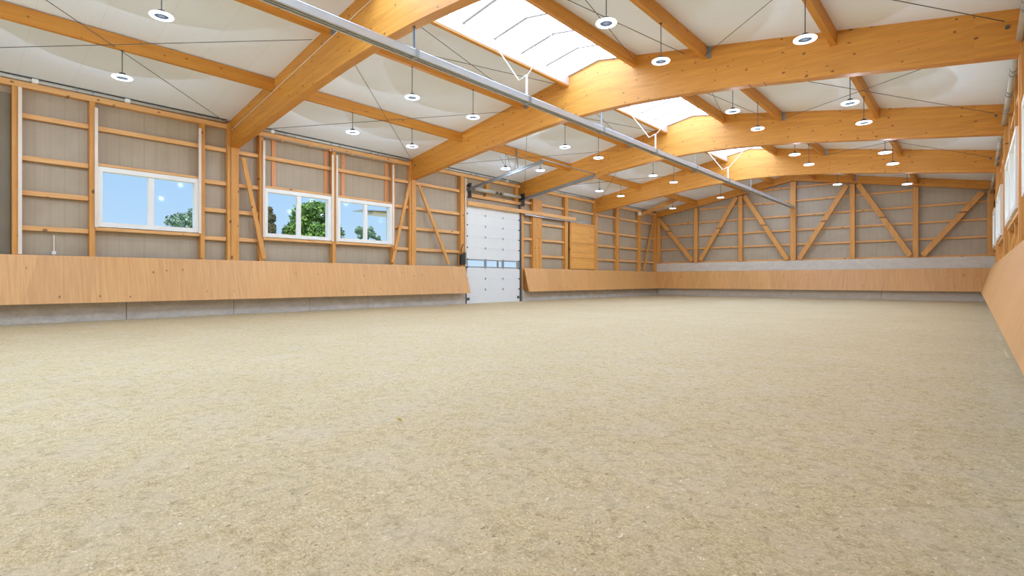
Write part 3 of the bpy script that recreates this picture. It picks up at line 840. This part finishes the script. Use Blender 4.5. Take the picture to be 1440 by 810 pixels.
# control box beside the door
cb = empty('door_control', (XL + 0.05, 15.74, 1.8), 'black door control unit with cables on the stud left of the white door', 'control box')
B((XL + 0.005, 15.60, 1.75), (XL + 0.15, 15.80, 2.22)).build('housing', M['black'], cb, bevel=0.015)
B((XL + 0.005, 15.83, 1.80), (XL + 0.12, 15.92, 2.30)).build('keypad_box', M['dark_steel'], cb, bevel=0.01)
MB().tube([(XL + 0.07, 15.70, 2.22), (XL + 0.07, 15.66, 2.42), (XL + 0.05, 15.74, 2.58), (XL + 0.03, 15.82, 2.66)], 0.018, 8).build('cable', M['black'], cb)

# header rail for the sliding door and the planked sliding door
o = B((XL + 0.012, 16.0, 4.41), (XL + 0.14, 24.35, 4.585)).build('sliding_door_beam', M['rail'], bevel=0.004); props(o, 'long horizontal timber beam crossing the top of the white door to the right', 'timber beam')
o = B((XL + 0.05, 19.98, 4.33), (XL + 0.10, 25.4, 4.405)).build('sliding_door_rail', M['galv']); props(o, 'thin grey sliding rail right under the long timber beam', 'rail')
sd = empty('sliding_door', (XL + 0.08, 25.2, 1.7), 'closed panel of horizontal orange planks standing left of the farthest frame post', 'sliding door')
for z0, z1 in ((1.72, 2.33), (2.35, 3.18), (3.20, 4.28)):
    B((XL + 0.008, 24.02, z0), (XL + 0.05, 26.38, z1)).build('plank_field', M['panelwood'], sd)
m = MB(); m.box((XL + 0.005, 23.90, 1.70), (XL + 0.07, 24.015, 4.325)); m.box((XL + 0.005, 26.385, 1.70), (XL + 0.07, 26.50, 4.325))
m.box((XL + 0.051, 24.016, 4.2), (XL + 0.07, 26.384, 4.325)); m.box((XL + 0.051, 24.016, 2.30), (XL + 0.065, 26.384, 2.38)); m.box((XL + 0.051, 24.016, 3.15), (XL + 0.065, 26.384, 3.23))
m.build('door_frame', M['post'], sd)

# ------------------------------------------------------------------ end wall timber
EPX = [(-14.10, 'second from left'), (-11.20, 'third from left'), (-8.16, 'fourth from left, where the ceiling track ends'), (-5.15, 'fifth from left'), (-2.33, 'sixth from left'), (XR - 0.02, 'in the far right corner'), (XL + 0.12, 'in the far left corner')]
for x, lab in EPX:
    z1 = roof(x) - 0.475
    wd = 0.15 if abs(x + 8.16) < .1 else 0.12
    o = B((x - wd, YE, 2.27), (x + wd, YE + 0.18, z1)).build('gable_post', M['post'], bevel=0.004)
    props(o, 'upright orange post on the far end wall, ' + lab, 'gable post', 'end wall posts')
ED = [(-16.6, 5.25, -14.30, 2.40, 'first'), (-11.42, 6.40, -13.75, 2.40, 'second'), (-10.92, 6.40, -8.45, 2.33, 'third'),
      (-5.40, 6.42, -7.80, 2.36, 'fourth'), (-4.86, 6.42, -2.55, 2.38, 'fifth'), (0.28, 5.42, -2.03, 2.38, 'sixth')]
for x0, z0, x1, z1, lab in ED:
    o = MB().bar((x0, YE - 0.05, z0), (x1, YE - 0.05, z1), 0.25, 0.10, up=(0, 1, 0)).build('gable_diagonal', M['post'], bevel=0.004)
    props(o, 'slanting orange brace on the far end wall, %s from the left' % lab, 'diagonal brace', 'end wall diagonal braces')
for z, lab in ((2.36, 'lowest rail resting on the grey wall'), (3.28, 'second rail from below'), (4.15, 'third rail from below'), (5.02, 'fourth rail from below')):
    o = B((CLX_L + 0.02, YE + 0.185, z - 0.10), (CLX_R - 0.02, YE + 0.29, z)).build('gable_rail', M['railx'], bevel=0.003)
    props(o, 'long horizontal timber rail on the far end wall, ' + lab, 'wall rail', 'end wall rails')
for z, hw, lab in ((5.90, 5.75, 'fifth rail from below under the rafters'), (6.72, 2.5, 'short topmost rail near the gable peak')):
    o = B((XM - hw, YE + 0.185, z - 0.10), (XM + hw, YE + 0.29, z)).build('gable_rail', M['railx'], bevel=0.003)
    props(o, 'horizontal timber rail on the far end wall, ' + lab, 'wall rail', 'end wall rails')
gr = empty('gable_rafter', (XM, YE + 0.1, 5.5), 'sloping orange rafters following the roof on the far end wall', 'rafter')
for s in (-1, 1):
    xo = CLX_L + 0.02 if s < 0 else CLX_R - 0.02
    MB().prism([(XM, RZ - 0.003), (xo, roof(xo) - 0.003), (xo, roof(xo) - 0.43), (XM, RZ - 0.43)], 1, YE, YE + 0.18).build('rafter', M['beam'], gr)

# short strut near the far left corner up to the purlin
o = MB().bar((XL + 0.0, 32.1, 5.45), (-14.25, 32.1, 6.30), 0.20, 0.16, up=(0, 1, 0)).build('corner_strut', M['post']); props(o, 'short brown strut rising from the wide post near the far left corner to the roof', 'strut')

# ------------------------------------------------------------------ right wall timber
RP = [(2.75, 2.95), (5.39, 5.6), (7.0, 7.18), (9.56, 9.72), (12.12, 12.4), (13.60, 13.82), (16.17, 16.33), (18.67, 18.95), (21.65, 21.88), (24.12, 24.28), (26.32, 26.55), (28.5, 28.78), (31.02, 31.3)]
for i, (a, b) in enumerate(RP):
    o = B((XR + 0.075, a, 0.63), (XR + 0.21, b, 5.655)).build('wall_stud', M['post'], bevel=0.003)
    props(o, 'orange timber stud on the right wall, number %s from the camera' % ['one', 'two', 'three', 'four', 'five', 'six', 'seven', 'eight', 'nine', 'ten', 'eleven', 'twelve', 'thirteen'][i], 'wall stud', 'right wall studs')
edges = [F[0] + BT] 
segs = [(2.955, 5.385, 'W'), (7.185, 9.555, 'W'), (9.725, 12.115, 'W'), (13.825, 16.165, 'W'), (16.335, 18.665, 'W'), (18.955, F[2] - 0.10, 'N'), (F[2] + BT + .005, 21.645, 'N'), (21.885, 24.115, 'W'), (24.285, 26.315, 'W'), (F[3] + BT + .005, 28.495, 'N'), (28.785, 31.015, 'W'), (31.305, 34.5, 'N')]
RS = ['first', 'second', 'third', 'fourth', 'fifth', 'sixth', 'seventh', 'eighth', 'ninth', 'tenth', 'eleventh', 'twelfth']
for i, (a, b, k) in enumerate(segs):
    if k == 'W': zz = [(5.07, .115, 'highest rail'), (4.10, .065, 'rail on top of the window'), (2.445, .085, 'sill rail under the window')]
    else: zz = [(z, .115, n + ' rail') for z, n in LV]
    for z, h_, n in zz:
        o = B((XR + (0.03 if 'sill' in n else 0.10), a + 0.002, z - h_), (XR + 0.18, b - 0.002, z)).build('wall_rail', M['rail'], bevel=0.003)
        props(o, '%s in the %s right wall gap counted from the camera' % (n, RS[i]), 'wall rail', 'right wall rails')

# yellow leaf lying on the sand
m = MB(); m.tube([(-3.30, 2.41, 0.022), (-3.27, 2.405, 0.026), (-3.235, 2.40, 0.022)], [0.004, 0.012, 0.003], 8)
o = m.build('fallen_leaf', M['yellow'], smooth=True); props(o, 'tiny yellow leaf lying on the sand in the middle', 'leaf')

# ------------------------------------------------------------------ outside: trees and neighbouring roof
def tree(name, label, cat, base, blobs, mat, nleaf, size, trunk_r, group=None, seed=1):
    rnd = random.Random(seed)
    root = empty(name, base, label, cat, group)
    zb = min(b[2] for b in blobs)
    MB().tube([base, (base[0], base[1], (base[2] + zb) / 2), (blobs[0][0], blobs[0][1], blobs[0][2])], [trunk_r, trunk_r * 0.8, trunk_r * 0.4], 10).build('trunk', M['bark'], root, smooth=True)
    bm = bmesh.new()
    tot = sum(b[3] ** 2 for b in blobs)
    for bx_, by_, bz_, br, sq in [(b + (1.0,) if len(b) == 4 else b) for b in blobs]:
        n = int(nleaf * br * br / tot)
        for _ in range(n):
            d = Vector((rnd.gauss(0, 1), rnd.gauss(0, 1), rnd.gauss(0, 1))).normalized() * br * (rnd.uniform(0.55, 1.0) ** 0.5) * rnd.uniform(0.85, 1.08)
            d.z *= sq
            p = Vector((bx_, by_, bz_)) + d
            nn = (d.normalized() + Vector((rnd.gauss(0, .6), rnd.gauss(0, .6), rnd.gauss(0, .6)))).normalized()
            a = nn.orthogonal().normalized(); a = Matrix.Rotation(rnd.uniform(0, 6.28), 3, nn) @ a; b = nn.cross(a)
            s = size * rnd.uniform(0.6, 1.3)
            bm.faces.new([bm.verts.new(p + a * s), bm.verts.new(p + b * s * 0.6 + nn * s * 0.15), bm.verts.new(p - a * s), bm.verts.new(p - b * s * 0.6 + nn * s * 0.15)])
    m = MB(); m.bm = bm
    me = m.build('foliage', mat, root)
    return root
def cloud(c, r, n, seed, sq=0.8, spread=0.75):
    rnd = random.Random(seed); out = [(c[0], c[1], c[2], r * 0.62, 1.0)]
    for _ in range(n):
        d = Vector((rnd.gauss(0, 1), rnd.gauss(0, 1), rnd.gauss(0, 1))).normalized() * r * spread
        out.append((c[0] + d.x, c[1] + d.y, c[2] + d.z * sq, r * rnd.uniform(0.25, 0.42), 1.0))
    return out
tree('broadleaf_tree', 'large full green tree outside the second window', 'tree', (-45, 23.1, -0.25), cloud((-45, 23.7, 5.9), 2.35, 24, 4, 1.0, 0.74) + [(-45, 21.7, 5.3, 0.9, 1.0), (-45, 21.4, 4.4, 1.0, 1.0), (-45, 22.2, 6.2, 0.8, 1.0)], M['leaf_green'], 9000, 0.16, 0.25, seed=2)
tree('conifer', 'narrow dark conifer outside the left side of the second window', 'tree', (-45, 19.75, -0.25),
     [(-45, 19.75, 4.0, 0.55, 1.6), (-45, 19.72, 5.4, 0.5, 1.4), (-45, 19.74, 6.4, 0.42, 1.2), (-45, 19.68, 7.1, 0.22, 1.2)], M['leaf_dark'], 2600, 0.10, 0.12, seed=5)
tree('broadleaf_tree', 'greyish green treetop in the lower right of the first window', 'tree', (-45, 13.5, -0.25), cloud((-45, 13.6, 5.2), 1.55, 16, 9, 0.75, 0.9), M['leaf_pale'], 2400, 0.13, 0.12, seed=7)
tree('broadleaf_tree', 'small treetop in the lower left of the third window', 'tree', (-60, 38.6, -0.25), cloud((-60, 38.7, 7.3), 1.1, 14, 12, 0.8, 0.9), M['leaf_pale'], 1500, 0.17, 0.12, seed=8)
tree('broadleaf_tree', 'tiny treetop at the lower middle of the third window', 'tree', (-60, 40.6, -0.25), cloud((-60, 40.6, 6.6), 0.42, 8, 13, 0.8, 0.9), M['leaf_pale'], 600, 0.15, 0.1, seed=9)
tree('broadleaf_tree', 'tiny treetop at the lower right corner of the third window', 'tree', (-60, 42.6, -0.25), cloud((-60, 42.6, 6.5), 0.5, 8, 14, 0.8, 0.9), M['leaf_pale'], 700, 0.15, 0.1, seed=10)
nr = empty('carport_roof', (-26, 18.4, 0), 'grey roof overhang of a neighbouring shelter outside the third window', 'roof')
MB().prism([(16.5, 5.04), (21.5, 5.30), (21.5, 5.36), (16.5, 5.09)], 0, -26.9, -26.0).build('roof_sheet', M['galv'], nr)
MB().prism([(17.3, 4.92), (21.4, 4.92), (21.4, 5.18), (17.3, 5.04)], 0, -26.85, -26.05).build('soffit', M['pipe'], nr)
B((-26.6, 20.6, -0.25), (-26.35, 20.85, 4.92)).build('support_post', M['dark_steel'], nr)
B((-26.05, 17.3, 5.00), (-26.02, 21.4, 5.06)).build('edge_strip', M['yellow'], nr)
